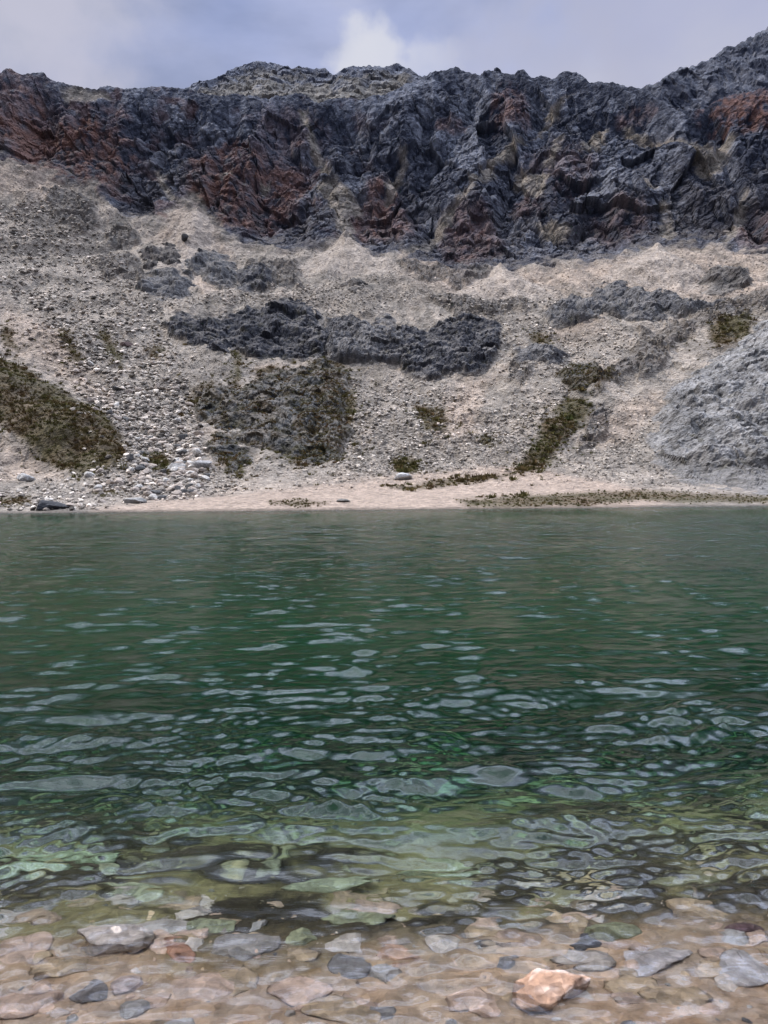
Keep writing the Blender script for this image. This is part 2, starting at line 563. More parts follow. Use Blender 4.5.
alb = mix(scree, rk, rock_a)
ribc = mix(mix(brown, np.array([.115, .108, .100]), np.clip(.5 + k2, 0, 1)), grey * .7, np.clip(.25 + k1 * .6 + (h2 - .5) * .6, 0, 1))
alb = alb * (1 - .5 * sst(2.6, .8, s_px + 1.2 * nw2))[..., None]   # wet margin
alb = mix(alb, ribc, rib * (1 - rock) * 0.85)
vg = mix(olive, brn, np.clip(.45 + 1.1 * k1 + .5 * nw2, 0, 1))
alb = mix(alb, vg, np.clip(veg * (0.97 + .35 * k2), 0, 1))

M_ter = rock_mat('mountain_rock', 0.55, 0.45, contrast=0.38)

# back slope behind the crest and a foot under the water
nb = 14
last = PT[-1]
back = []
for k in range(1, nb + 1):
    q = last.copy()
    q[:, 1] += 9.0 * k + 4 * fbm(last / 15.0 + k * .3, 2)
    q[:, 2] -= 0.25 * k * k + 2.5 * k
    back.append(q)
back = np.array(back)
foot_rows = []
for dy, z in ((-3, -0.12), (-8, -0.5), (-25, -2.2), (-45, -5.0)):
    q = PT[0].copy()
    q[:, 1] += dy
    q[:, 2] = z
    foot_rows.append(q)
first = np.array(foot_rows[::-1])
VV = np.concatenate([first, PT, back], 0)
AL = np.concatenate([np.repeat(alb[:1], 4, 0), alb, np.repeat(alb[-1:], nb, 0)], 0)
mountain = structure(mesh_obj('mountain', VV.reshape(-1, 3), grid_faces(VV.shape[0], nc), M_ter, AL))


def locate(u, v):
    """row and column of the slope's grid for picture points"""
    c = np.clip(np.searchsorted(us, u), 0, nc - 1)
    t = (v - v0[c]) / (top[c] - v0[c])
    r = np.clip(np.round(t * (rows - 1)), 0, rows - 1).astype(int)
    return r, c


# ------------------------------------------------------------------ ridges further back
def far_layer(name, sky, bottom, depth, cols, pal, seed, tilt):
    sky = np.array(sky, float)
    bottom = np.array(bottom, float)
    n = 110
    tp = np.interp(cols, sky[:, 0], sky[:, 1])
    bt = np.interp(cols, bottom[:, 0], bottom[:, 1])
    t = np.linspace(0, 1, n)[:, None]
    v = bt + (tp - bt) * t
    u = np.broadcast_to(cols, v.shape)
    d = ray(u, v)
    y = depth + (bt - v) * tilt + 12 * fbm(np.stack([u / 40.0, v / 40.0, u * 0 + seed], -1), 3)
    p = d * y[..., None]
    p[..., 2] += CH
    a, ah, ae = voro(p * np.array([1 / 11.0, 1 / 11.0, 1 / 22.0]) + seed, 3)
    b, bh, be = voro(p / 4.5 + seed, 4)
    dsp = 6 * ridged(p / np.array([40., 40., 90.]) + seed, 3) + 3.5 * a + 1.8 * b + 2 * (ah - .5)
    q = p + np.array([0, -.8, .45]) * (dsp * sst(0, 0.1, 1 - t + .03))[..., None]
    q[..., 2] += sst(0.97, 1, t) * 4.0 * fbm(p / np.array([9., 1e9, 1e9]) + seed, 4)
    f1 = fbm(p / 16.0 + seed, 4)
    al = pal(u, v, f1, ah, bh, t)
    rowsb = [q[-1] + np.array([0, 12.0 * k, -6.0 * k]) for k in range(1, 8)]
    q = np.concatenate([q, np.array(rowsb)], 0)
    al = np.concatenate([al, np.repeat(al[-1:], 7, 0)], 0)
    return structure(mesh_obj(name, q.reshape(-1, 3), grid_faces(q.shape[0], len(cols)), M_ter, al))


def pal_b(u, v, f1, ah, bh, t):
    darkness = sst(0.55, 0.9, t + .25 * f1)
    return mix(np.array([.155, .142, .124]) * (1 + .35 * f1 + .4 * (bh - .5))[..., None], mix(dark, midr, np.clip(.4 + f1, 0, 1)), np.clip(darkness, 0, 1))


def pal_c(u, v, f1, ah, bh, t):
    return mix(mix(dark, midr, np.clip(.35 + .6 * f1 + .5 * (ah - .5) + .3 * (bh - .5), 0, 1)), brown, np.clip(.2 + .6 * f1, 0, 1) * .5)


far_layer('far_ridge', [(140, 110), (175, 92), (192, 87), (214, 80), (234, 70), (243, 66), (258, 62), (276, 65), (290, 68), (300, 67), (312, 69), (325, 70), (334, 76), (344, 70), (358, 66), (380, 67), (398, 65), (410, 69), (419, 77), (450, 95)],
          [(140, 125), (450, 125)], 690, np.arange(140, 450, 0.9), pal_b, 5, 2.2)
far_layer('far_peak', [(620, 100), (640, 89), (660, 82), (670, 73), (690, 67), (708, 61), (724, 49), (745, 41), (768, 27), (850, -10), (960, -30), (1200, 10)],
          [(620, 140), (1200, 140)], 760, np.concatenate([np.arange(620, 800, 0.9), np.linspace(800, 1200, 200)]), pal_c, 9, 1.2)

# ------------------------------------------------------------------ rock outcrops on the slope
M_out = rock_mat('outcrop_rock', 0.7, 0.4, contrast=0.4)
M_slab = rock_mat('slab_rock', 0.6, 0.30, contrast=0.42)


MOSSY = []


def outcrop(poly, height, pal, label, seed, name='rock_outcrop', block=(5, 5, 9), rough=1.0, undercut=0.5, edge=10.0, cat='rock outcrop', debris=.55, mat=None):
    poly = np.array(poly, float)
    a0, b0 = poly.min(0) - 14
    a1, b1 = poly.max(0) + 14
    cu = np.arange(a0, a1, 0.9)
    cv = np.arange(b1, b0, -0.8)
    u, v = np.meshgrid(cu, cv)
    r, c = locate(u, v)
    p = base_point(u, v) + dirn[r, c] * (disp[r, c] * 0.6)[..., None]
    w = fbm(p / 12.0 + seed, 4)
    w2 = fbm(p / 4.0 + seed, 3)
    sd = sdist(poly, u + 8 * w + 3 * w2, v + 7 * fbm(p / 11.0 + seed + 30, 3) + 2.5 * w2)
    cd_, tn = crag(p, .33 * np.mean(block) / 6.0, seed * 3.7)
    body = sst(0, 1, (sd + 2) / (edge * 1.3)) ** .7
    h = body * height * (0.35 + .3 * w + .6 * billow(p / 15.0 + seed, 3)) + sst(-4, 6, sd) * rough * (cd_ * .75 + 1.1 + .2 * w2)
    h = np.where(sd < 0, np.minimum(h, 0.5 + sd * 0.5), h)
    dr = np.array([0.0, -0.8, 0.6])
    q = p + dr * h[..., None]
    n_ = np.cross(np.gradient(q, axis=1), np.gradient(q, axis=0))
    n_ /= np.linalg.norm(n_, axis=-1)[..., None] + 1e-9
    led = sst(.60, .85, n_[..., 2]) * (.4 + .6 * sst(-.3, .3, w))
    al = pal(w, .5 + tn, .5 + .5 * tn, w2, u, v)
    al = mix(al, np.array([.165, .146, .124]), led * debris)
    al = mix(al, np.array([.19, .168, .143]), sst(2.5, -3, sd + 3 * w2))
    keep = sd > -7
    f = grid_faces(len(cv), len(cu), keep)
    vv, ff, aa = compact(q.reshape(-1, 3), f, al.reshape(-1, 3))
    o = mesh_obj(name, vv, ff, mat or M_out, aa)
    if pal is pal_moss:
        MOSSY.append((q[sd > 1], u[sd > 1], v[sd > 1]))
    thing(o, label, cat)
    return o


def pal_dark(w, ah, bh, w2, u, v):
    c = mix(np.array([.020, .021, .027]), np.array([.085, .085, .092]), np.clip(.28 + .5 * w + .5 * (ah - .5) + .4 * (bh - .5), 0, 1))
    return mix(c, np.array([.045, .040, .022]), np.clip(w2 * 1.2 - .2, 0, .6))


def pal_grey(w, ah, bh, w2, u, v):
    c = mix(np.array([.038, .038, .042]), np.array([.155, .15, .147]), np.clip(.45 + .5 * w + .5 * (ah - .5) + .4 * (bh - .5), 0, 1))
    return mix(c, np.array([.05, .044, .025]), np.clip(w2 * 1.1 - .3, 0, .6))


def pal_slab(w, ah, bh, w2, u, v):
    c = mix(np.array([.080, .077, .073]), np.array([.250, .242, .232]), np.clip(.55 + .6 * w + .4 * (ah - .5) + .3 * (bh - .5), 0, 1))
    t_ = np.stack([(u * .55 + v * .84 + 14 * w) / 13.0, (u * .84 - v * .55) / 70.0, w * 0 + .5], -1)
    c = c * (1 - .6 * sst(.10, .0, np.abs(perlin(t_))))[..., None]
    t_ = np.stack([(u * .84 - v * .55 + 10 * w2) / 17.0, (u * .55 + v * .84) / 60.0, w * 0 + 3.5], -1)
    c = c * (1 - .5 * sst(.07, .0, np.abs(perlin(t_))))[..., None]
    lowr = sst(440, 480, v) * .6 + sst(690, 640, u) * .4
    return mix(mix(c, np.array([.13, .12, .108]), np.clip(lowr, 0, 1)), np.array([.06, .055, .03]), np.clip(w2 * 1.3 - .45, 0, .8))


def pal_brown(w, ah, bh, w2, u, v):
    return mix(np.array([.028, .025, .023]), np.array([.11, .095, .084]), np.clip(.4 + .5 * w + .5 * (ah - .5) + .4 * (bh - .5), 0, 1))


def pal_moss(w, ah, bh, w2, u, v):
    c = mix(np.array([.026, .027, .028]), np.array([.13, .127, .118]), np.clip(.35 + .5 * w + .5 * (ah - .5) + .4 * (bh - .5), 0, 1))
    return mix(c, mix(np.array([.036, .034, .014]), np.array([.054, .038, .021]), np.clip(.5 + w, 0, 1)), np.clip(.50 + w2 * 1.5 + .5 * w + sst(300, 330, u) * .4, 0, .95))


outcrop([(160, 322), (182, 316), (210, 318), (240, 312), (262, 304), (296, 299), (314, 302), (324, 316), (330, 338), (326, 356), (300, 358), (262, 358), (236, 352), (212, 356), (194, 350), (178, 338)],
        4.5, pal_dark, 'long dark blue-grey cliff band with smooth rounded top, left end of the middle rock step', 1.0, block=(8, 8, 10))
outcrop([(322, 318), (345, 316), (372, 326), (398, 330), (410, 334), (406, 362), (384, 366), (352, 364), (326, 360)],
        5, pal_grey, 'fluted grey rock wall between two larger dark blocks of the middle rock step', 2.0, block=(3, 3, 12), rough=1.2, edge=7)
outcrop([(398, 332), (412, 326), (430, 332), (452, 320), (478, 318), (496, 322), (503, 336), (498, 356), (486, 366), (452, 372), (430, 376), (402, 368)],
        4.5, pal_dark, 'dark square-cut rock block at the right end of the middle rock step', 3.0, block=(5, 5, 6), rough=1.2, edge=7)
outcrop([(137, 288), (150, 276), (172, 272), (190, 276), (198, 288), (188, 298), (166, 304), (144, 300)],
        5, pal_grey, 'smooth grey dome of rock on the left scree above the long dark cliff band', 4.0, block=(7, 7, 7), rough=.6)
outcrop([(187, 262), (198, 252), (216, 251), (234, 262), (238, 278), (226, 284), (206, 278), (190, 272)],
        5, pal_grey, 'steep grey knob of rock just under the left gully', 5.0, block=(6, 6, 7), rough=.8)
outcrop([(141, 258), (150, 248), (166, 247), (182, 252), (186, 262), (168, 270), (146, 268)],
        4, pal_brown, 'brown rock hump with a small upright block on its top', 6.0, rough=.9)
outcrop([(236, 272), (252, 266), (274, 270), (278, 282), (260, 292), (240, 288)],
        3.5, pal_dark, 'low dark rock hump right of the grey knob under the cliffs', 6.5, rough=.9)
outcrop([(190, 402), (206, 392), (240, 388), (258, 382), (266, 374), (288, 372), (320, 360), (344, 372), (350, 402), (350, 432), (338, 460), (322, 470), (294, 464), (266, 454), (242, 446), (212, 432), (200, 418)],
        3.5, pal_moss, 'broken rock mass overgrown with brown and olive plants above the beach', 7.0, block=(5, 5, 6), edge=14)
outcrop([(542, 312), (556, 304), (590, 298), (606, 286), (620, 281), (636, 290), (660, 292), (682, 298), (706, 300), (724, 306), (700, 314), (668, 316), (640, 322), (606, 320), (570, 324), (548, 320)],
        5.5, pal_grey, 'long low grey-brown rock band below the right-hand pink scree', 8.0, block=(5, 5, 6))
outcrop([(702, 280), (712, 268), (728, 264), (746, 268), (753, 280), (744, 289), (720, 290)],
        4, pal_brown, 'small dark brown dome alone on the pink scree at the right', 9.0, rough=.8)
outcrop([(512, 350), (530, 342), (552, 346), (566, 354), (560, 364), (536, 366), (514, 364)],
        3.5, pal_grey, 'small grey ledge right of the middle rock step', 10.0, rough=.9)
outcrop([(554, 376), (572, 366), (596, 366), (606, 378), (600, 392), (578, 398), (560, 390)],
        4, pal_moss, 'mossy rock knob at the head of the green strip', 11.0, rough=.9)
outcrop([(650, 436), (656, 420), (669, 392), (698, 370), (725, 354), (768, 320), (840, 290), (900, 300), (900, 470), (840, 492), (768, 492), (726, 490), (686, 486), (656, 462)],
        6.5, pal_slab, 'broad pale blue-grey rock slabs at the right edge above the shore', 12.0, block=(11, 7, 7), rough=.55, edge=26, debris=.10, mat=M_slab)
outcrop([(346, 284), (352, 275), (362, 277), (366, 288), (352, 291)],
        2.5, pal_brown, 'grey-brown rock tooth at the foot of the central scree cone', 13.0, rough=.6, edge=6)
outcrop([(376, 320), (384, 314), (392, 318), (392, 326), (380, 326)],
        2.5, pal_grey, 'pale square block perched on top of the fluted rock wall', 14.0, rough=.5, edge=5)
outcrop([(204, 446), (222, 440), (246, 452), (250, 466), (232, 474), (212, 462)],
        2.5, pal_moss, 'low mossy ledge beneath the overgrown rock mass', 15.0, rough=.7, edge=8)

# ------------------------------------------------------------------ stones
def stone_template(seed, flat=(1, .8, .5), sub=1):
    """angular broken block: hull of points cut by random planes"""
    import bmesh
    bm = bmesh.new()
    r = np.random.default_rng(seed)
    bmesh.ops.create_icosphere(bm, subdivisions=sub, radius=1.0)
    P = np.array([v.co[:] for v in bm.verts])
    for k in range(9):
        n = r.normal(size=3)
        n /= np.linalg.norm(n)
        dcut = r.uniform(.5, .85)
        e = P @ n - dcut
        P = P - np.outer(np.clip(e, 0, None), n)
    P *= np.array(flat) * r.uniform(.85, 1.15, 3)
    T = np.array([[v.index for v in f.verts] for f in bm.faces])
    bm.free()
    return P, T


TPL = [stone_template(100 + k, flat=(1, r1, r2), sub=1) for k, (r1, r2) in enumerate([(.8, .5), (.7, .4), (.9, .6), (.65, .35), (.8, .7), (.6, .5), (.9, .35), (.75, .55)])]


def rotz(a, tx, ty):
    ca, sa = np.cos(a), np.sin(a)
    R = np.zeros((len(a), 3, 3))
    R[:, 0, 0], R[:, 0, 1], R[:, 1, 0], R[:, 1, 1], R[:, 2, 2] = ca, -sa, sa, ca, 1
    X = np.zeros_like(R)
    X[:, 0, 0] = 1
    X[:, 1, 1] = np.cos(tx); X[:, 1, 2] = -np.sin(tx); X[:, 2, 1] = np.sin(tx); X[:, 2, 2] = np.cos(tx)
    Y = np.zeros_like(R)
    Y[:, 1, 1] = 1
    Y[:, 0, 0] = np.cos(ty); Y[:, 0, 2] = np.sin(ty); Y[:, 2, 0] = -np.sin(ty); Y[:, 2, 2] = np.cos(ty)
    return X @ Y @ R


def merge_stones(pos, size, colr, R, tpls):
    vs, fs, cl = [], [], []
    off = 0
    which = R.integers(0, len(tpls), len(pos))
    for k, (P, T) in enumerate(tpls):
        s = np.where(which == k)[0]
        if not len(s):
            continue
        M = rotz(R.uniform(0, 6.28, len(s)), R.normal(.25, .22, len(s)), R.normal(0, .22, len(s)))
        q = np.einsum('nij,vj->nvi', M, P) * size[s][:, None, None] + pos[s][:, None, :]
        vs.append(q.reshape(-1, 3))
        fs.append((T[None] + (np.arange(len(s)) * len(P))[:, None, None] + off).reshape(-1, 3))
        cl.append(np.repeat(colr[s], len(P), 0))
        off += len(s) * len(P)
    return np.concatenate(vs), np.concatenate(fs), np.concatenate(cl)


# where the blocky scree lies: polygon, number, size range in metres
BLOCKY = [
    ([(0, 200), (60, 215), (110, 245), (150, 300), (170, 350), (190, 400), (200, 450), (200, 500), (140, 500), (130, 450), (100, 405), (40, 350), (0, 300)], 8500, .5, 3.0),
    ([(-40, 470), (60, 478), (130, 480), (200, 480), (250, 486), (200, 500), (110, 507), (0, 510), (-40, 511)], 3200, .4, 1.9),
    ([(60, 400), (200, 360), (200, 500), (100, 490)], 2600, .6, 2.8),
    ([(200, 470), (350, 468), (420, 440), (520, 440), (540, 462), (440, 474), (330, 484), (220, 492)], 3600, .35, 1.3),
    ([(340, 376), (430, 380), (520, 390), (530, 440), (440, 460), (350, 464)], 5200, .4, 1.8),
    ([(430, 300), (560, 300), (640, 340), (600, 380), (530, 430), (500, 370)], 3600, .45, 1.9),
    ([(520, 470), (560, 450), (620, 400), (670, 400), (650, 450), (690, 488), (620, 488), (560, 480)], 2800, .35, 1.2),
    ([(140, 300), (260, 290), (340, 290), (430, 300), (330, 312), (240, 306), (160, 316)], 2600, .5, 1.9),
    ([(200, 262), (300, 252), (400, 262), (520, 290), (500, 310), (300, 296)], 3400, .4, 1.4),
    ([(400, 256), (500, 270), (768, 250), (768, 330), (560, 306)], 3600, .35, 1.3),
    ([(0, 160), (100, 190), (160, 240), (0, 240)], 1300, .5, 1.6),
    ([(150, 350), (260, 356), (260, 372), (190, 396), (160, 400)], 700, .4, 1.3),
    ([(-400, 200), (0, 200), (0, 505), (-400, 505)], 1500, .8, 2.4),
    ([(768, 260), (1100, 260), (1100, 500), (768, 500)], 900, .8, 2.2),
    ([(180, 90), (420, 85), (420, 96), (180, 100)], 0, .5, 1.0),
    ([(316, 172), (360, 190), (345, 236), (390, 256), (300, 258)], 250, .4, 1.0),
]
SR = np.random.default_rng(21)
pos, siz, cols_ = [], [], []
for poly, n, s0, s1 in BLOCKY:
    if not n:
        continue
    n = int(n * 1.6)
    pl = np.array(poly, float)
    u = SR.uniform(pl[:, 0].min() - 10, pl[:, 0].max() + 10, n * 4)
    v = SR.uniform(pl[:, 1].min() - 10, pl[:, 1].max() + 10, n * 4)
    s = sdist(pl, u, v) > SR.uniform(-8, 8, n * 4)
    u, v = u[s][:n], v[s][:n]
    r, c = locate(u, v)
    ok = (rock[r, c] < .5) & (SR.random(len(u)) > veg[r, c] * .9) & (s_px[r, c] > 2.0)
    cl = fbm(P0[r, c] / 18.0 + 55, 3)
    ok &= SR.random(len(u)) < .65 + 1.1 * cl
    ok &= SR.random(len(u)) > np.maximum(.45 * pink[r, c], np.maximum(.8 * cone[r, c], .93 * beach[r, c]))
    u, v, r, c = u[ok], v[ok], r[ok], c[ok]
    size = s0 + (s1 - s0) * SR.random(len(u)) ** 3.8
    p = PT[r, c] + SR.normal(0, .15, (len(u), 3)) + np.array([0, -.1, .12]) * size[:, None]
    base = mix(np.array([.285, .256, .217]), np.array([.310, .250, .200]), SR.random(len(u)) * .4 + .6 * pink[r, c])
    br = np.clip(np.exp(SR.normal(.02, .45, len(u))), .22, 2.6)
    br = np.where(SR.random(len(u)) < .16, br * .34, br)
    pos.append(p)
    siz.append(size * .62)
    cols_.append(base * br[:, None])
pos, siz, cols_ = np.concatenate(pos), np.concatenate(siz), np.concatenate(cols_)
order = np.argsort(-siz * (0.6 + .4 * SR.random(len(siz))) / pos[:, 1])
infr = np.abs(pos[order, 0] / pos[order, 1]) < 0.5
ind = order[infr][:150]
rest = np.setdiff1d(np.arange(len(pos)), ind)
M_stone = rock_mat('scree_stone', 1.3, 0.12, contrast=0.3)
sv, sf, scol = merge_stones(pos[rest], siz[rest], cols_[rest], SR, TPL)
stuff(mesh_obj('scree', sv, sf, M_stone, scol), 'loose pale grey and pinkish broken stones covering the slope above the lake', 'scree')

# the largest blocks of the scree one by one
BTPL = [stone_template(300 + k, flat=(1, r1, r2), sub=2) for k, (r1, r2) in enumerate([(.8, .55), (.7, .45), (.9, .6), (.65, .5), (.8, .7), (.7, .4)])]
shades = [np.array([.42, .40, .365]), np.array([.28, .268, .25]), np.array([.33, .28, .235]), np.array([.09, .088, .085])]
proto = {}
for ti, (Pq, Tq) in enumerate(BTPL):
    for si, shd in enumerate(shades):
        key = (ti, si)
        o = mesh_obj('boulder', Pq, Tq, M_stone, np.repeat(shd[None], len(Pq), 0))
        proto[key] = o
used = set()
zones = [
    ('boulders on the upper left scree', 'pale angular boulder among broken blocks on the upper left scree', lambda u, v: (u < 210) & (v < 350)),
    ('boulders on the lower left scree', 'pale angular boulder in the block field beside the left grassy mound', lambda u, v: (u < 210) & (v >= 350) & (v < 478)),
    ('boulders along the left shore', 'pale boulder on the stony shore at the left end of the beach', lambda u, v: (u < 230) & (v >= 478)),
    ('boulders on the central scree', 'pale boulder on the central scree between the rock step and the beach', lambda u, v: (u >= 210) & (u < 530) & (v > 370)),
    ('boulders on the upper central scree', 'pale boulder on the scree shelf above the middle rock step', lambda u, v: (u >= 210) & (u < 530) & (v <= 370)),
    ('boulders on the right scree', 'pale boulder on the scree left of the right-hand slabs', lambda u, v: (u >= 530)),
]
dd = pos[ind] - np.array([0, 0, CH])
den = dd @ fw
pu = 384 + F * (dd @ rt) / den
pv = 512 - F * (dd @ up) / den
for n_, k in enumerate(ind):
    br = cols_[k].mean()
    si = 0 if br > .36 else (3 if br < .14 else (2 if cols_[k][0] / cols_[k][2] > 1.28 else 1))
    key = (int(SR.integers(len(BTPL))), si)
    if key in used:
        o = proto[key].copy()
        COL.objects.link(o)
    else:
        o = proto[key]
        used.add(key)
    for g, lab, fn in zones:
        if fn(pu[n_], pv[n_]):
            if si == 3:
                lab, g = lab.replace('pale', 'dark grey'), 'dark ' + g
            thing(o, lab, 'boulder', g)
            break
    o.location = pos[k] + np.array([0, 0, .1])
    s = siz[k] * 1.15
    o.scale = (s, s, s)
    o.rotation_euler = (SR.normal(.3, .2), SR.normal(0, .2), SR.uniform(0, 6.28))
for key, o in proto.items():
    if key not in used:
        bpy.data.objects.remove(o)


def boulder_at(u0, u1, vbase, aspect, col, label, seed, lift=.25, sub=3, depth=.8, extra=0.):
    r, c = locate(np.array([(u0 + u1) / 2]), np.array([float(vbase)]))
    p = PT[r[0], c[0]]
    w = (u1 - u0) * p[1] / F / 2
    Pq, Tq = stone_template(seed, flat=(1, depth, aspect), sub=sub)
    n = fbm(Pq * 2.2 + seed, 4)
    Pq = Pq * (1 + .10 * n)[:, None]
    cc = np.array(col) * .66 * (1 + .45 * n)[:, None]
    o = mesh_obj('boulder', Pq * w, Tq, M_stone, cc)
    o.location = p + np.array([0, -.2, w * aspect * lift + extra])
    o.rotation_euler = (0, 0, .1)
    thing(o, label, 'boulder')
    return o


boulder_at(33, 70, 509, .38, (.06, .062, .066), 'long dark boulder lying at the water edge on the left shore', 501)
boulder_at(16, 34, 478, .6, (.5, .49, .47), 'bright whitish boulder under the left grassy mound', 502)
boulder_at(120, 148, 503, .35, (.34, .33, .31), 'flat grey boulder at the left end of the pink gravel beach', 503)
boulder_at(392, 412, 478, .5, (.55, .54, .52), 'whitest boulder standing at the upper edge of the beach', 504)
boulder_at(181, 189, 249, 1.25, (.06, .056, .055), 'dark upright block standing on the brown rock hump', 515, lift=.5, depth=.8, extra=1.5, sub=2)
boulder_at(192, 214, 470, .55, (.38, .37, .36), 'grey rounded boulder beside the orange bare strip', 506)
boulder_at(165, 186, 470, .5, (.40, .39, .37), 'large grey boulder at the foot of the left block field', 507)
boulder_at(118, 134, 345, .5, (.12, .08, .07), 'dark reddish boulder in the middle of the left block field', 508)
boulder_at(110, 122, 388, .5, (.10, .10, .10), 'dark grey boulder right of the left grassy mound', 509)
boulder_at(336, 350, 502, .3, (.20, .19, .17), 'low dark slab on the beach below the overgrown rock mass', 510)

# ------------------------------------------------------------------ grass and low plants
GR = np.random.default_rng(33)


def clump(seed, n=26):
    r = np.random.default_rng(seed)
    vs, fs = [], []
    for k in range(n):
        a = r.uniform(0, 6.28)
        rad = r.uniform(0, .8) ** .7
        b = np.array([math.cos(a) * rad, math.sin(a) * rad, 0])
        tip = b + np.array([math.cos(a) * r.uniform(.1, .5), math.sin(a) * r.uniform(.1, .5), r.uniform(.35, .9)])
        s = np.array([-math.sin(a), math.cos(a), 0]) * r.uniform(.1, .22)
        i = len(vs)
        vs += [b - s, b + s, tip]
        fs.append([i, i + 1, i + 2])
    return np.array(vs), np.array(fs)


CL = [clump(k) for k in range(6)]
gp, gs, gc = [], [], []
for gi, g in enumerate(VEG):
    pl = np.array(g, float)
    a, b = pl.min(0) - 8, pl.max(0) + 8
    n = int(np.clip((b[0] - a[0]) * (b[1] - a[1]) * (1.3 if pl[:, 1].min() > 480 else .45), 60, 8000))
    u, v = GR.uniform(a[0], b[0], n), GR.uniform(a[1], b[1], n)
    r, c = locate(u, v)
    jit = (4 + 13 * (GR.random(n) < .3)) * (pl[:, 1].min() < 470)
    ru, rv = u + GR.normal(0, 1, n) * jit, v + GR.normal(0, .6, n) * jit
    ok = (GR.random(n) < veg[r, c] * (.75 + .7 * k1[r, c])) & (s_px[r, c] > 1.5)
    r, c = locate(ru[ok], rv[ok])
    sz = GR.uniform(.3, .95, len(r)) * (1 + .9 * (GR.random(len(r)) < .12)) * (0.38 if pl[:, 1].min() > 470 else 1)
    gp.append(PT[r, c])
    gs.append(sz)
    t = np.clip(.4 + k1[r, c] + GR.normal(0, .3, len(r)), 0, 1)
    cc = mix(np.array([.086, .078, .030]), np.array([.100, .066, .034]), t) * GR.uniform(.95, 1.65, len(r))[:, None]
    gr = np.clip(GR.normal(.22, .32, len(r)), 0, 1)
    cc = mix(cc, np.array([.050, .070, .022]), gr * (.9 if gi in (12, 18) else .4))
    gc.append(cc)
for q_, u_, v_ in MOSSY:
    n = int(len(q_) * .20)
    k_ = GR.integers(0, len(q_), n)
    pr = .30 + .9 * fbm(q_[k_] / 9.0 + 3, 3) + .45 * (u_[k_] > 300)
    k_ = k_[GR.random(n) < pr]
    gp.append(q_[k_])
    gs.append(GR.uniform(.3, .85, len(k_)))
    t = np.clip(.45 + fbm(q_[k_] / 8.0, 3) + GR.normal(0, .3, len(k_)), 0, 1)
    gc.append(mix(np.array([.086, .078, .030]), np.array([.105, .066, .034]), t) * GR.uniform(.9, 1.6, len(k_))[:, None])
gp, gs, gc = np.concatenate(gp), np.concatenate(gs), np.concatenate(gc)
M_gr, nt = new_mat('alpine_grass')
o_ = N(nt, 'ShaderNodeOutputMaterial')
d_ = N(nt, 'ShaderNodeBsdfDiffuse')
a_ = N(nt, 'ShaderNodeAttribute')
a_.attribute_name = 'albedo'
nz = N(nt, 'ShaderNodeTexNoise')
nz.inputs['Scale'].default_value = 1.5
g_ = N(nt, 'ShaderNodeNewGeometry')
nt.links.new(g_.outputs['Position'], nz.inputs['Vector'])
vm = N(nt, 'ShaderNodeVectorMath', op='SCALE')
mr = N(nt, 'ShaderNodeMapRange')
mr.inputs['To Min'].default_value = .4
mr.inputs['To Max'].default_value = 1.6
nt.links.new(nz.outputs['Fac'], mr.inputs['Value'])
nt.links.new(a_.outputs['Color'], vm.inputs[0])
nt.links.new(mr.outputs[0], vm.inputs['Scale'])
nt.links.new(vm.outputs[0], d_.inputs['Color'])
nt.links.new(d_.outputs[0], o_.inputs['Surface'])
gv, gf, gcol = merge_stones(gp, gs, gc, GR, CL)
stuff(mesh_obj('alpine_grass', gv, gf, M_gr, gcol), 'olive and brown alpine grass and low plants growing in patches on the slope', 'grass')

# ------------------------------------------------------------------ lake bed
BED_Y = [-60, -8, 0, 1.5, 2.0, 2.4, 2.7, 3.0, 3.5, 4.15, 5.0, 6.0, 9.0, 14, 22, 40, 120, 150, 175, 260]
BED_Z = [3.0, 0.6, 0.12, 0.020, -0.035, -0.065, -0.10, -0.18, -0.36, -0.62, -1.15, -2.0, -3.6, -4.4, -5.0, -5.0, -5.0, -4.0, -3.0, -3.0]


def bed_height(x, y):
    yy = y - 0.12 * x * sst(0, 4, y) * sst(30, 6, y) * 0.35 + 0.25 * perlin(np.stack([x / 1.7, y / 1.7, x * 0 + .5], -1)) * sst(0, 2, y)
    z = np.interp(yy, BED_Y, BED_Z)
    q = np.stack([x, y, x * 0 + 3.3], -1)
    amp = 0.015 + 0.10 * sst(3, 8, y) + .1 * sst(10, 30, y)
    return z + amp * fbm(q / 0.9, 4) * sst(.4, 2, y) + .008 * fbm(q / 0.11, 3) * sst(12, 5, y)


def axis(fine0, fine1, step, lo, hi, grow=1.09):
    a = list(np.arange(fine0, fine1, step))
    s = step
    x = fine0
    left = []
    while x > lo:
        s *= grow
        x -= s
        left.append(x)
    s = step
    x = a[-1]
    right = []
    while x < hi:
        s *= grow
        x += s
        right.append(x)
    return np.array(left[::-1] + a + right)


bx = axis(-3.2, 3.2, 0.016, -700, 700)
by = axis(1.4, 7.0, 0.016, -60, 230)
X, Y = np.meshgrid(bx, by)
Z = bed_height(X, Y)
q = np.stack([X, Y, Z], -1)
n1 = fbm(q / 1.3 + 8, 4)
n2 = fbm(q / 0.28 + 8, 4)
n3 = fbm(q / 0.06 + 8, 3)
dep = -Z
sand = np.array([.48, .34, .225])
sandb = np.array([.36, .190, .085])
gravel = np.array([.42, .37, .32])
olv = np.array([.150, .120, .056])
grn = np.array([.110, .105, .040])
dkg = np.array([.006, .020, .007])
deep = np.array([.007, .150, .068])  # green light scattered back by deep water, painted into the bed colour
al = mix(sand, sandb, np.clip(.35 + .8 * n2 + .5 * n1, 0, 1))
al = mix(al, gravel, np.clip(.3 + n1 + .9 * n3, 0, 1) * .5)
al = mix(al, olv, sst(.055, .19, dep + .08 * n2 + .08 * n1) * .92)
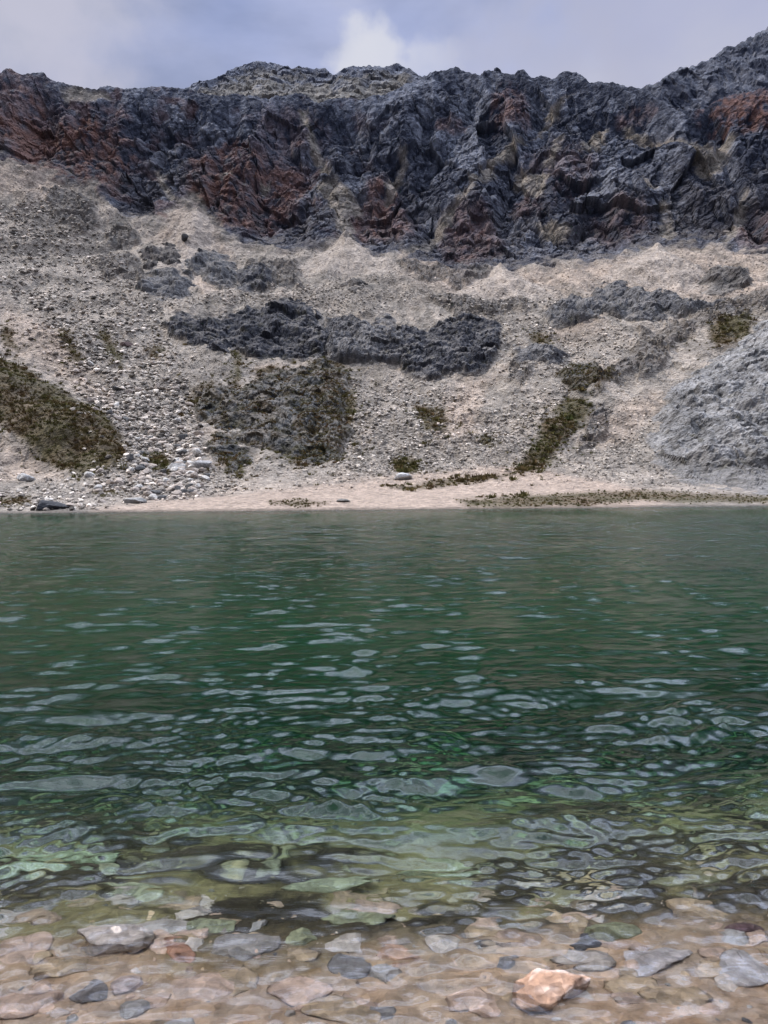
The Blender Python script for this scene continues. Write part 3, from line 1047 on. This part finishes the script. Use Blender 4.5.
al = mix(al, grn, sst(.45, 1.0, dep + .3 * n1))
n4 = fbm(q / np.array([.75, .5, .5]) + 21, 4)
n5 = fbm(q / np.array([.30, .22, .3]) + 27, 4)
mot = sst(-.12, .34, n4 + .5 * n5)
band = sst(.065, .18, dep + .05 * n1) * sst(1.9, .9, dep)
al = mix(al, mix(np.array([.020, .015, .006]), np.array([.26, .215, .095]), mot), band * .88)
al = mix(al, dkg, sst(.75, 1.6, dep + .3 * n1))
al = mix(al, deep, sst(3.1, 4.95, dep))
al = al * (.74 * (1 + .34 * n2 + .40 * n3))[..., None]
M_bed = rock_mat('lake_bed', 14.0, 0.012, rough=0.8, contrast=0.35)
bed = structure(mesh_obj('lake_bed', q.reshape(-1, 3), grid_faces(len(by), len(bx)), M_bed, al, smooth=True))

# ------------------------------------------------------------------ stones under and at the edge of the water
M_peb = rock_mat('shore_stone', 16.0, 0.010, rough=0.7, contrast=0.4, spec=0.4)
PR = np.random.default_rng(77)


def shore_stone(u, v, wpx, hpx, col, label, seed, name='stone', group=None, rot=None, thick=.35, poke=None, noise=.12, veins=None, sub=4):
    """stone centred at a picture point of the water surface; width and depth from its pixels"""
    c = on_plane(u, v, -0.03)
    dist = c[1]
    w = wpx * dist / F / 2
    dpt = max(hpx * dist * dist / (CH * F) / 2 * .8, w * .45)
    Pq, Tq = stone_template(seed, flat=(1, 1, 1), sub=sub)
    n = fbm(Pq * 1.7 + seed, 4)
    nf = fbm(Pq * 7 + seed, 3)
    Pq = Pq * (1 + noise * n + .03 * nf)[:, None]
    Pq *= np.array([w, dpt, w * thick])
    cc = np.array(col) * .70 * (1 + .35 * n + .25 * nf)[:, None]
    if veins is not None:
        cc = mix(cc, np.array(veins), np.clip(n * 1.5 + nf * .6, 0, .9))
    o = mesh_obj(name, Pq, Tq, M_peb, cc, smooth=True)
    z = float(bed_height(np.array([c[0]]), np.array([c[1]]))[0])
    zc = z + w * thick * .25
    if poke is not None:
        zc = poke - w * thick
    o.location = (c[0], c[1], zc)
    o.rotation_euler = (0, 0, 0 if rot is None else rot)
    thing(o, label, 'stone', group)
    return o


WH = (.62, .52, .43)
PK = (.52, .36, .26)
OR = (.46, .27, .165)
GY = (.27, .245, .225)
DK = (.06, .055, .055)
TN = (.46, .33, .20)
GN = (.30, .30, .17)
KEY = [
    (112, 938, 98, 40, WH, 'large whitish flat stone under the water near the left edge', 1, dict(thick=.42, poke=.012, rot=.1)),
    (545, 996, 100, 56, OR, 'orange-pink stone with a pale crust at the bottom centre, the reddest stone in the shallows', 2, dict(thick=.30, poke=.034, rot=.15, veins=(.60, .49, .41), noise=.22)),
    (178, 948, 30, 40, (.40, .20, .12), 'small reddish-brown wedge of rock right of the large whitish flat stone', 3, dict(rot=.7)),
    (20, 945, 50, 46, PK, 'pinkish stone cut by the left edge beside the large whitish flat stone', 4, dict()),
    (62, 968, 60, 26, TN, 'tan slab below the large whitish flat stone', 5, dict(rot=-.2)),
    (20, 1004, 80, 42, PK, 'pale pink stone in the bottom left corner', 6, dict(thick=.25)),
    (245, 940, 60, 34, (.30, .26, .22), 'grey-brown slab between the reddish wedge and the sandy bank', 7, dict(rot=.2)),
    (395, 950, 34, 46, OR, 'upright tan orange stone in the middle of the shallows', 8, dict(rot=1.0)),
    (440, 938, 46, 26, WH, 'rounded white stone just right of the tan orange one', 9, dict()),
    (300, 932, 46, 30, GN, 'pale yellow-green stone with a dark rim in the middle left shallows', 10, dict()),
    (585, 940, 40, 24, DK, 'black stone above the orange-pink stone', 11, dict()),
    (610, 926, 60, 24, GN, 'olive flat stone behind the black stone', 12, dict()),
    (745, 928, 34, 18, (.10, .05, .05), 'dark maroon stone near the right edge', 13, dict()),
    (700, 905, 60, 30, TN, 'yellowish tan stone under the water at the right', 14, dict()),
    (655, 960, 80, 30, (.50, .43, .39), 'pale grey pink slab right of the orange-pink stone', 15, dict(thick=.2, rot=.3)),
    (740, 968, 70, 44, (.52, .46, .42), 'pale slab at the right edge of the shallows', 16, dict(thick=.2, rot=.4)),
    (128, 985, 36, 22, (.45, .34, .29), 'small pink stone below the tan slab', 17, dict()),
    (90, 992, 40, 26, (.16, .14, .13), 'dark stone between the pink stones at the bottom left', 18, dict()),
    (350, 962, 44, 34, (.19, .17, .155), 'dark grey stone left of the upright tan orange stone', 19, dict()),
    (210, 918, 56, 22, GN, 'olive green stone behind the reddish wedge', 20, dict()),
    (490, 926, 50, 22, TN, 'tan stone in deeper water right of the rounded white one', 21, dict()),
    (40, 905, 60, 24, (.34, .24, .16), 'brown stone in deeper water by the left edge', 22, dict()),
    (360, 905, 70, 24, GN, 'broad olive stone in deeper water at the centre', 23, dict()),
    (130, 868, 80, 22, (.36, .36, .22), 'pale green stone in deep water at the left', 24, dict()),
    (330, 865, 90, 22, (.40, .42, .26), 'pale yellow-green boulder in deep water at the centre', 25, dict()),
    (560, 880, 70, 22, (.30, .27, .14), 'olive brown boulder in deep water right of centre', 26, dict()),
    (690, 870, 80, 22, (.28, .26, .14), 'olive boulder in deep water at the right', 27, dict()),
    (60, 830, 110, 24, (.34, .38, .22), 'large pale green boulder deep under the waves at the left', 28, dict()),
    (440, 842, 100, 22, (.36, .38, .22), 'large pale green boulder deep under the waves at the centre', 29, dict()),
    (250, 985, 26, 14, WH, 'small white stone on the sandy bank at the lower left', 30, dict()),
]
for (u, v, w, h, col, lab, sd, kw) in KEY:
    shore_stone(float(u), float(v), w, h, col, lab, 800 + sd, **kw)

# flat stones of the shallows, many alike
KIND = [
    ('whitish stone lying flat on the bed of the shallows', 'whitish flat stones in the shallows', WH, 12),
    ('pink-tan stone lying flat on the bed of the shallows', 'pink-tan flat stones in the shallows', PK, 20),
    ('mid-grey stone lying flat on the bed of the shallows', 'grey flat stones in the shallows', GY, 4),
    ('blackish stone lying flat on the bed of the shallows', 'blackish flat stones in the shallows', DK, 0),
    ('yellow-brown stone lying flat on the bed of the shallows', 'yellow-brown flat stones in the shallows', TN, 16),
]
for lab, grp, colr, cnt in KIND:
    for k in range(cnt):
        vv_ = 1015 - 140 * PR.random() ** .9
        wv = PR.uniform(24, 90) * (.55 + .45 * (vv_ - 870) / 150)
        shore_stone(PR.uniform(0, 768), vv_, wv, wv * PR.uniform(.35, .6), np.array(colr) * PR.uniform(.75, 1.2), lab, int(PR.integers(1e6)), group=grp,
                    rot=PR.uniform(-.6, .6), thick=PR.uniform(.10, .20), noise=.28, sub=3)

# the many smaller stones of the bed
n = 3400
yy = 1.7 + 7.5 * PR.random(n) ** 1.7
xx = PR.uniform(-1, 1, n) * (0.7 * yy + .8)
sz = (.008 + .075 * PR.random(n) ** 6.0) * (1 + .22 * np.clip(yy - 3, 0, 5))
zz = bed_height(xx, yy)
pal = np.array([WH, PK, TN, GY, (.42, .38, .34), (.20, .18, .17), (.50, .40, .33), DK])
pc = pal[PR.choice(len(pal), n, p=[.15, .25, .22, .04, .16, .03, .15, 0])]
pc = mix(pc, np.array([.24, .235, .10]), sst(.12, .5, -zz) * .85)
pc = pc * .74 * np.clip(PR.normal(1, .25, n), .4, 1.6)[:, None]
PTPL = [stone_template(600 + k, flat=(1, r1, r2), sub=2) for k, (r1, r2) in enumerate([(.8, .4), (.7, .35), (.9, .5), (.65, .4), (.8, .3)])]
ppos = np.stack([xx, yy, zz - sz * .05], -1)
pv_, pf_, pcol_ = merge_stones(ppos, sz, pc, PR, PTPL)
stuff(mesh_obj('pebbles', pv_, pf_, M_peb, pcol_, smooth=False), 'small mixed pebbles lying on the lake bed in the shallows', 'pebbles')

# ------------------------------------------------------------------ water
WR = np.random.default_rng(12)


def wave_set(n, l0, l1, slope, spread, mean):
    lam = np.exp(WR.uniform(math.log(l0), math.log(l1), n))
    k = 2 * math.pi / lam
    th = mean + WR.normal(0, spread, n)
    a = slope * math.sqrt(2.0 / n) / k * WR.uniform(.6, 1.4, n)
    return lam, k * np.sin(th), -k * np.cos(th), a, WR.uniform(0, 6.28, n)


SETS = [wave_set(14, .60, 1.4, .055, .26, .10), wave_set(44, .13, .44, .140, .38, .14), wave_set(60, .035, .13, .18, .48, .12)]


def waves(x, y, cell, dpth):
    h = np.zeros(x.shape)
    calm = (sst(0.0, .45, dpth), .42 + .58 * sst(.02, .30, dpth), .85 + .15 * sst(.02, .2, dpth))
    q = np.stack([x, y, x * 0], -1)
    wx = x + .06 * perlin(q / .8) + .25 * perlin(q / 2.6 + 5)
    wy = y + .035 * perlin(q / .6 + 9) + .22 * perlin(q / 2.4 + 3)
    for si, (lam, kx, ky, a, ph) in enumerate(SETS):
        env = 1.0 + 1.1 * perlin(q / (2.2 if si == 0 else .9) + si * 7)
        part = np.zeros(x.shape)
        for i in range(len(lam)):
            fade = sst(2.2, 4.5, lam[i] / cell)
            part += fade * a[i] * np.sin(kx[i] * wx + ky[i] * wy + ph[i])
        h += part * np.clip(env, .15, 2) * calm[si]
    # sharpen the crests a little
    return h + 1.6 * h * np.abs(h) / .06 * .25


az = np.concatenate([np.radians(np.linspace(-88, -33, 70, endpoint=False)), np.radians(np.linspace(-33, 33, 1000)), np.radians(np.linspace(33.8, 88, 70))])
rr = 1.25 * np.exp(np.arange(0, math.log(215 / 1.25), 0.0042))
AZ, RR = np.meshgrid(az, rr)
WX, WY = RR * np.sin(AZ), RR * np.cos(AZ)
cell = np.maximum(RR * .0042, RR * .0012)
dpt = -bed_height(WX, WY)
WZ = waves(WX, WY, cell, dpt) * sst(150, 60, RR)
Wv = np.stack([WX, WY, WZ], -1)
M_w, nt = new_mat('lake_water')
L = nt.links
out = N(nt, 'ShaderNodeOutputMaterial')
geo = N(nt, 'ShaderNodeNewGeometry')
mp = N(nt, 'ShaderNodeMapping')
mp.inputs['Scale'].default_value = (.32, 1.0, 1.0)
L.new(geo.outputs['Position'], mp.inputs['Vector'])
na = N(nt, 'ShaderNodeTexNoise')
na.inputs['Scale'].default_value = 7.0
na.inputs['Detail'].default_value = 5.0
na.inputs['Roughness'].default_value = .58
nb_ = N(nt, 'ShaderNodeTexNoise')
nb_.inputs['Scale'].default_value = 1.7
nb_.inputs['Detail'].default_value = 2.0
L.new(mp.outputs[0], na.inputs['Vector'])
L.new(mp.outputs[0], nb_.inputs['Vector'])
# long ripples only where the mesh no longer carries them (a property of the place: distance from the near shore)
sx = N(nt, 'ShaderNodeSeparateXYZ')
L.new(geo.outputs['Position'], sx.inputs[0])
mrd = N(nt, 'ShaderNodeMapRange')
mrd.inputs['From Min'].default_value = 12
mrd.inputs['From Max'].default_value = 45
mrd.inputs['To Min'].default_value = 0
mrd.inputs['To Max'].default_value = .28
L.new(sx.outputs['Y'], mrd.inputs['Value'])
m1 = N(nt, 'ShaderNodeMath', op='MULTIPLY')
L.new(nb_.outputs['Fac'], m1.inputs[0])
L.new(mrd.outputs[0], m1.inputs[1])
mrs = N(nt, 'ShaderNodeMapRange')
mrs.inputs['From Min'].default_value = 4
mrs.inputs['From Max'].default_value = 25
mrs.inputs['To Min'].default_value = .0055
mrs.inputs['To Max'].default_value = .040
L.new(sx.outputs['Y'], mrs.inputs['Value'])
m2 = N(nt, 'ShaderNodeMath', op='MULTIPLY_ADD')
L.new(na.outputs['Fac'], m2.inputs[0])
L.new(mrs.outputs[0], m2.inputs[1])
L.new(m1.outputs[0], m2.inputs[2])
bp = N(nt, 'ShaderNodeBump')
bp.inputs['Strength'].default_value = 1
bp.inputs['Distance'].default_value = 1
L.new(m2.outputs[0], bp.inputs['Height'])
fr = N(nt, 'ShaderNodeFresnel')
fr.inputs['IOR'].default_value = 1.333
L.new(bp.outputs[0], fr.inputs['Normal'])
gl = N(nt, 'ShaderNodeBsdfGlossy')
gl.inputs['Roughness'].default_value = .03
L.new(bp.outputs[0], gl.inputs['Normal'])
WATER_MODE = 'REFR'
if WATER_MODE == 'REFR':
    tr = N(nt, 'ShaderNodeBsdfRefraction')
    tr.inputs['IOR'].default_value = 1.333
    tr.inputs['Roughness'].default_value = 0.0
    L.new(bp.outputs[0], tr.inputs['Normal'])
else:
    tr = N(nt, 'ShaderNodeBsdfTransparent')
mx = N(nt, 'ShaderNodeMixShader')
L.new(fr.outputs[0], mx.inputs[0])
L.new(tr.outputs[0], mx.inputs[1])
L.new(gl.outputs[0], mx.inputs[2])
L.new(mx.outputs[0], out.inputs['Surface'])
va = N(nt, 'ShaderNodeVolumeAbsorption')
va.inputs['Color'].default_value = (.25, .78, .60, 1)
va.inputs['Density'].default_value = .40
L.new(va.outputs[0], out.inputs['Volume'])
water = structure(mesh_obj('lake_water', Wv.reshape(-1, 3), grid_faces(len(rr), len(az)), M_w, smooth=True))

# ------------------------------------------------------------------ sky and sun
SUN_EL, SUN_AZ = math.radians(50), math.radians(-82)   # azimuth from +Y towards +X
w = bpy.data.worlds.new('World')
scene.world = w
w.use_nodes = True
nt = w.node_tree
nt.nodes.clear()
L = nt.links
wo = N(nt, 'ShaderNodeOutputWorld')
bg = N(nt, 'ShaderNodeBackground')
bg.inputs['Strength'].default_value = 0.10
sky = N(nt, 'ShaderNodeTexSky')
sky.sky_type = 'NISHITA'
sky.sun_disc = False
sky.sun_elevation = SUN_EL
sky.sun_rotation = SUN_AZ
sky.altitude = 1800
sky.dust_density = 1.0
tc = N(nt, 'ShaderNodeTexCoord')
mp = N(nt, 'ShaderNodeMapping')
mp.inputs['Scale'].default_value = (1.0, 1.0, 2.2)
mp.inputs['Location'].default_value = (0.35, 0.1, 0.2)
L.new(tc.outputs['Generated'], mp.inputs['Vector'])
c1 = N(nt, 'ShaderNodeTexNoise')
c1.inputs['Scale'].default_value = 2.6
c1.inputs['Detail'].default_value = 6
c1.inputs['Roughness'].default_value = .52
c1.inputs['Distortion'].default_value = .25
L.new(mp.outputs[0], c1.inputs['Vector'])
cr = N(nt, 'ShaderNodeMapRange')
cr.interpolation_type = 'SMOOTHSTEP'
cr.inputs['From Min'].default_value = .30
cr.inputs['From Max'].default_value = .62
cr.inputs['To Min'].default_value = .55
cr.inputs['To Max'].default_value = 1.0
L.new(c1.outputs['Fac'], cr.inputs['Value'])
c2 = N(nt, 'ShaderNodeTexNoise')
c2.inputs['Scale'].default_value = 3.4
c2.inputs['Detail'].default_value = 5
c2.inputs['Roughness'].default_value = .5
mp2 = N(nt, 'ShaderNodeMapping')
mp2.inputs['Location'].default_value = (1.7, 4.2, 0.6)
mp2.inputs['Scale'].default_value = (1.0, 1.0, 1.6)
L.new(tc.outputs['Generated'], mp2.inputs['Vector'])
L.new(mp2.outputs[0], c2.inputs['Vector'])
ramp = N(nt, 'ShaderNodeValToRGB')
e = ramp.color_ramp.elements
e[0].position, e[0].color = .30, (6.2, 7.5, 12.4, 1)
e[1].position, e[1].color = .72, (11.3, 11.7, 13.8, 1)
e2 = ramp.color_ramp.elements.new(.52)
e2.color = (8.5, 9.4, 13.6, 1)
L.new(c2.outputs['Fac'], ramp.inputs['Fac'])
mxc = N(nt, 'ShaderNodeMix')
mxc.data_type = 'RGBA'
L.new(cr.outputs[0], mxc.inputs['Factor'])
L.new(sky.outputs[0], mxc.inputs['A'])
L.new(ramp.outputs[0], mxc.inputs['B'])
for s_ in mxc.inputs:
    pass
L.new(bg.outputs[0], wo.inputs['Surface'])
ci = [i for i, s_ in enumerate(mxc.inputs) if s_.type == 'RGBA']
co_ = [i for i, s_ in enumerate(mxc.outputs) if s_.type == 'RGBA'][0]
fi = [i for i, s_ in enumerate(mxc.inputs) if s_.type == 'VALUE'][0]
for l in list(L):
    if l.to_node == mxc or l.from_node == mxc:
        L.remove(l)
L.new(cr.outputs[0], mxc.inputs[fi])
L.new(sky.outputs[0], mxc.inputs[ci[0]])
L.new(ramp.outputs[0], mxc.inputs[ci[1]])

sxyz = N(nt, 'ShaderNodeSeparateXYZ')
L.new(tc.outputs['Generated'], sxyz.inputs[0])
el = N(nt, 'ShaderNodeMapRange')
el.interpolation_type = 'SMOOTHSTEP'
el.inputs['From Min'].default_value = .555
el.inputs['From Max'].default_value = .77
el.inputs['To Min'].default_value = 1.0
el.inputs['To Max'].default_value = 1.0
el.inputs['To Min'].default_value = 0.0
L.new(sxyz.outputs['Z'], el.inputs['Value'])
# unseen sky over the mountain, brightened to add water glints; dimmer behind the viewer
fr_ = N(nt, 'ShaderNodeMapRange')
fr_.interpolation_type = 'SMOOTHSTEP'
fr_.inputs['From Min'].default_value = 0.0
fr_.inputs['From Max'].default_value = .75
fr_.inputs['To Min'].default_value = .6
fr_.inputs['To Max'].default_value = 9.6
yz = N(nt, 'ShaderNodeMath', op='MULTIPLY_ADD')
L.new(sxyz.outputs['Z'], yz.inputs[0])
yz.inputs[1].default_value = .7
L.new(sxyz.outputs['Y'], yz.inputs[2])
L.new(yz.outputs[0], fr_.inputs['Value'])
bank = N(nt, 'ShaderNodeMath', op='MULTIPLY_ADD')  # bank: added brightness of the unseen upper sky
L.new(fr_.outputs[0], bank.inputs[1])
bank.inputs[2].default_value = 1.0
cn = N(nt, 'ShaderNodeTexNoise')
cn.inputs['Scale'].default_value = 4.5
cn.inputs['Detail'].default_value = 5
cn.inputs['Roughness'].default_value = .55
L.new(tc.outputs['Generated'], cn.inputs['Vector'])
cnr = N(nt, 'ShaderNodeMapRange')
cnr.interpolation_type = 'SMOOTHSTEP'
cnr.inputs['From Min'].default_value = .36
cnr.inputs['From Max'].default_value = .64
cnr.inputs['To Min'].default_value = .62
cnr.inputs['To Max'].default_value = 1.7
L.new(cn.outputs['Fac'], cnr.inputs['Value'])
elm = N(nt, 'ShaderNodeMath', op='MULTIPLY')
L.new(el.outputs[0], elm.inputs[0])
L.new(cnr.outputs[0], elm.inputs[1])
L.new(elm.outputs[0], bank.inputs[0])
whi = N(nt, 'ShaderNodeMapRange')
whi.inputs['From Min'].default_value = .54
whi.inputs['From Max'].default_value = .85
whi.inputs['To Max'].default_value = .8
L.new(sxyz.outputs['Z'], whi.inputs['Value'])


def cmix(fac, a, b):
    n = nt.nodes.new('ShaderNodeMix')
    n.data_type = 'RGBA'
    ii = [i for i, q_ in enumerate(n.inputs) if q_.type == 'RGBA']
    ff_ = [i for i, q_ in enumerate(n.inputs) if q_.type == 'VALUE'][0]
    L.new(fac, n.inputs[ff_])
    L.new(a, n.inputs[ii[0]])
    if isinstance(b, tuple):
        n.inputs[ii[1]].default_value = b
    else:
        L.new(b, n.inputs[ii[1]])
    return n.outputs[[i for i, q_ in enumerate(n.outputs) if q_.type == 'RGBA'][0]]


cur = mxc.outputs[co_]


def cloud(u, v, r0, r1, amount, colr, wob):
    """one bright cloud in a direction of the sky, its edge torn by noise"""
    global cur
    d = ray(np.array([float(u)]), np.array([float(v)]))[0]
    d = d / np.linalg.norm(d)
    dn = N(nt, 'ShaderNodeVectorMath', op='DISTANCE')
    L.new(tc.outputs['Generated'], dn.inputs[0])
    dn.inputs[1].default_value = tuple(d)
    tn = N(nt, 'ShaderNodeTexNoise')
    tn.inputs['Scale'].default_value = 15
    tn.inputs['Detail'].default_value = 6
    L.new(tc.outputs['Generated'], tn.inputs['Vector'])
    ma = N(nt, 'ShaderNodeMath', op='MULTIPLY_ADD')
    L.new(tn.outputs['Fac'], ma.inputs[0])
    ma.inputs[1].default_value = wob
    L.new(dn.outputs['Value'], ma.inputs[2])
    rg = N(nt, 'ShaderNodeMapRange')
    rg.interpolation_type = 'SMOOTHSTEP'
    rg.inputs['From Min'].default_value = r1 + wob * .5
    rg.inputs['From Max'].default_value = r0 + wob * .5
    rg.inputs['To Max'].default_value = amount
    L.new(ma.outputs[0], rg.inputs['Value'])
    cur = cmix(rg.outputs[0], cur, colr)


cloud(378, 60, .012, .050, .85, (13, 13.2, 14.6, 1), .13)
cloud(352, 50, .006, .036, .7, (12.5, 12.8, 14.4, 1), .12)
cloud(415, 64, .006, .040, .6, (12, 12.3, 14.2, 1), .12)
cloud(45, 12, .03, .15, .85, (10.2, 10.2, 12.4, 1), .2)
cloud(560, 62, .01, .12, .5, (8.8, 9.2, 11.6, 1), .2)
cloud(690, -10, .05, .3, .55, (8.4, 8.5, 10.8, 1), .25)
cur = cmix(whi.outputs[0], cur, (6.5, 7.0, 8.0, 1))
mulv = N(nt, 'ShaderNodeVectorMath', op='SCALE')
L.new(cur, mulv.inputs[0])
L.new(bank.outputs[0], mulv.inputs['Scale'])
L.new(mulv.outputs[0], bg.inputs['Color'])

sl_ = bpy.data.lights.new('sun', 'SUN')
sl_.energy = 5.0
sl_.angle = math.radians(2.5)
sl_.color = (1, .88, .71)
so = bpy.data.objects.new('sun', sl_)
COL.objects.link(so)
sd = np.array([math.sin(SUN_AZ) * math.cos(SUN_EL), math.cos(SUN_AZ) * math.cos(SUN_EL), math.sin(SUN_EL)])
from mathutils import Vector
so.rotation_euler = Vector(-sd).to_track_quat('-Z', 'Y').to_euler()
so.location = (0, 0, 60)

# ------------------------------------------------------------------ render settings
scene.view_settings.view_transform = 'Standard'
scene.view_settings.look = 'None'
scene.view_settings.gamma = 1
scene.view_settings.exposure = -0.88
scene.view_settings.use_curve_mapping = False
cy = scene.cycles
cy.use_denoising = True
cy.sampling_pattern = 'TABULATED_SOBOL'
cy.denoising_prefilter = 'ACCURATE'
cy.max_bounces = 8
cy.diffuse_bounces = 3
cy.glossy_bounces = 3
cy.transmission_bounces = 4
cy.transparent_max_bounces = 8
cy.caustics_refractive = True
cy.caustics_reflective = False
cy.sample_clamp_indirect = 4.0
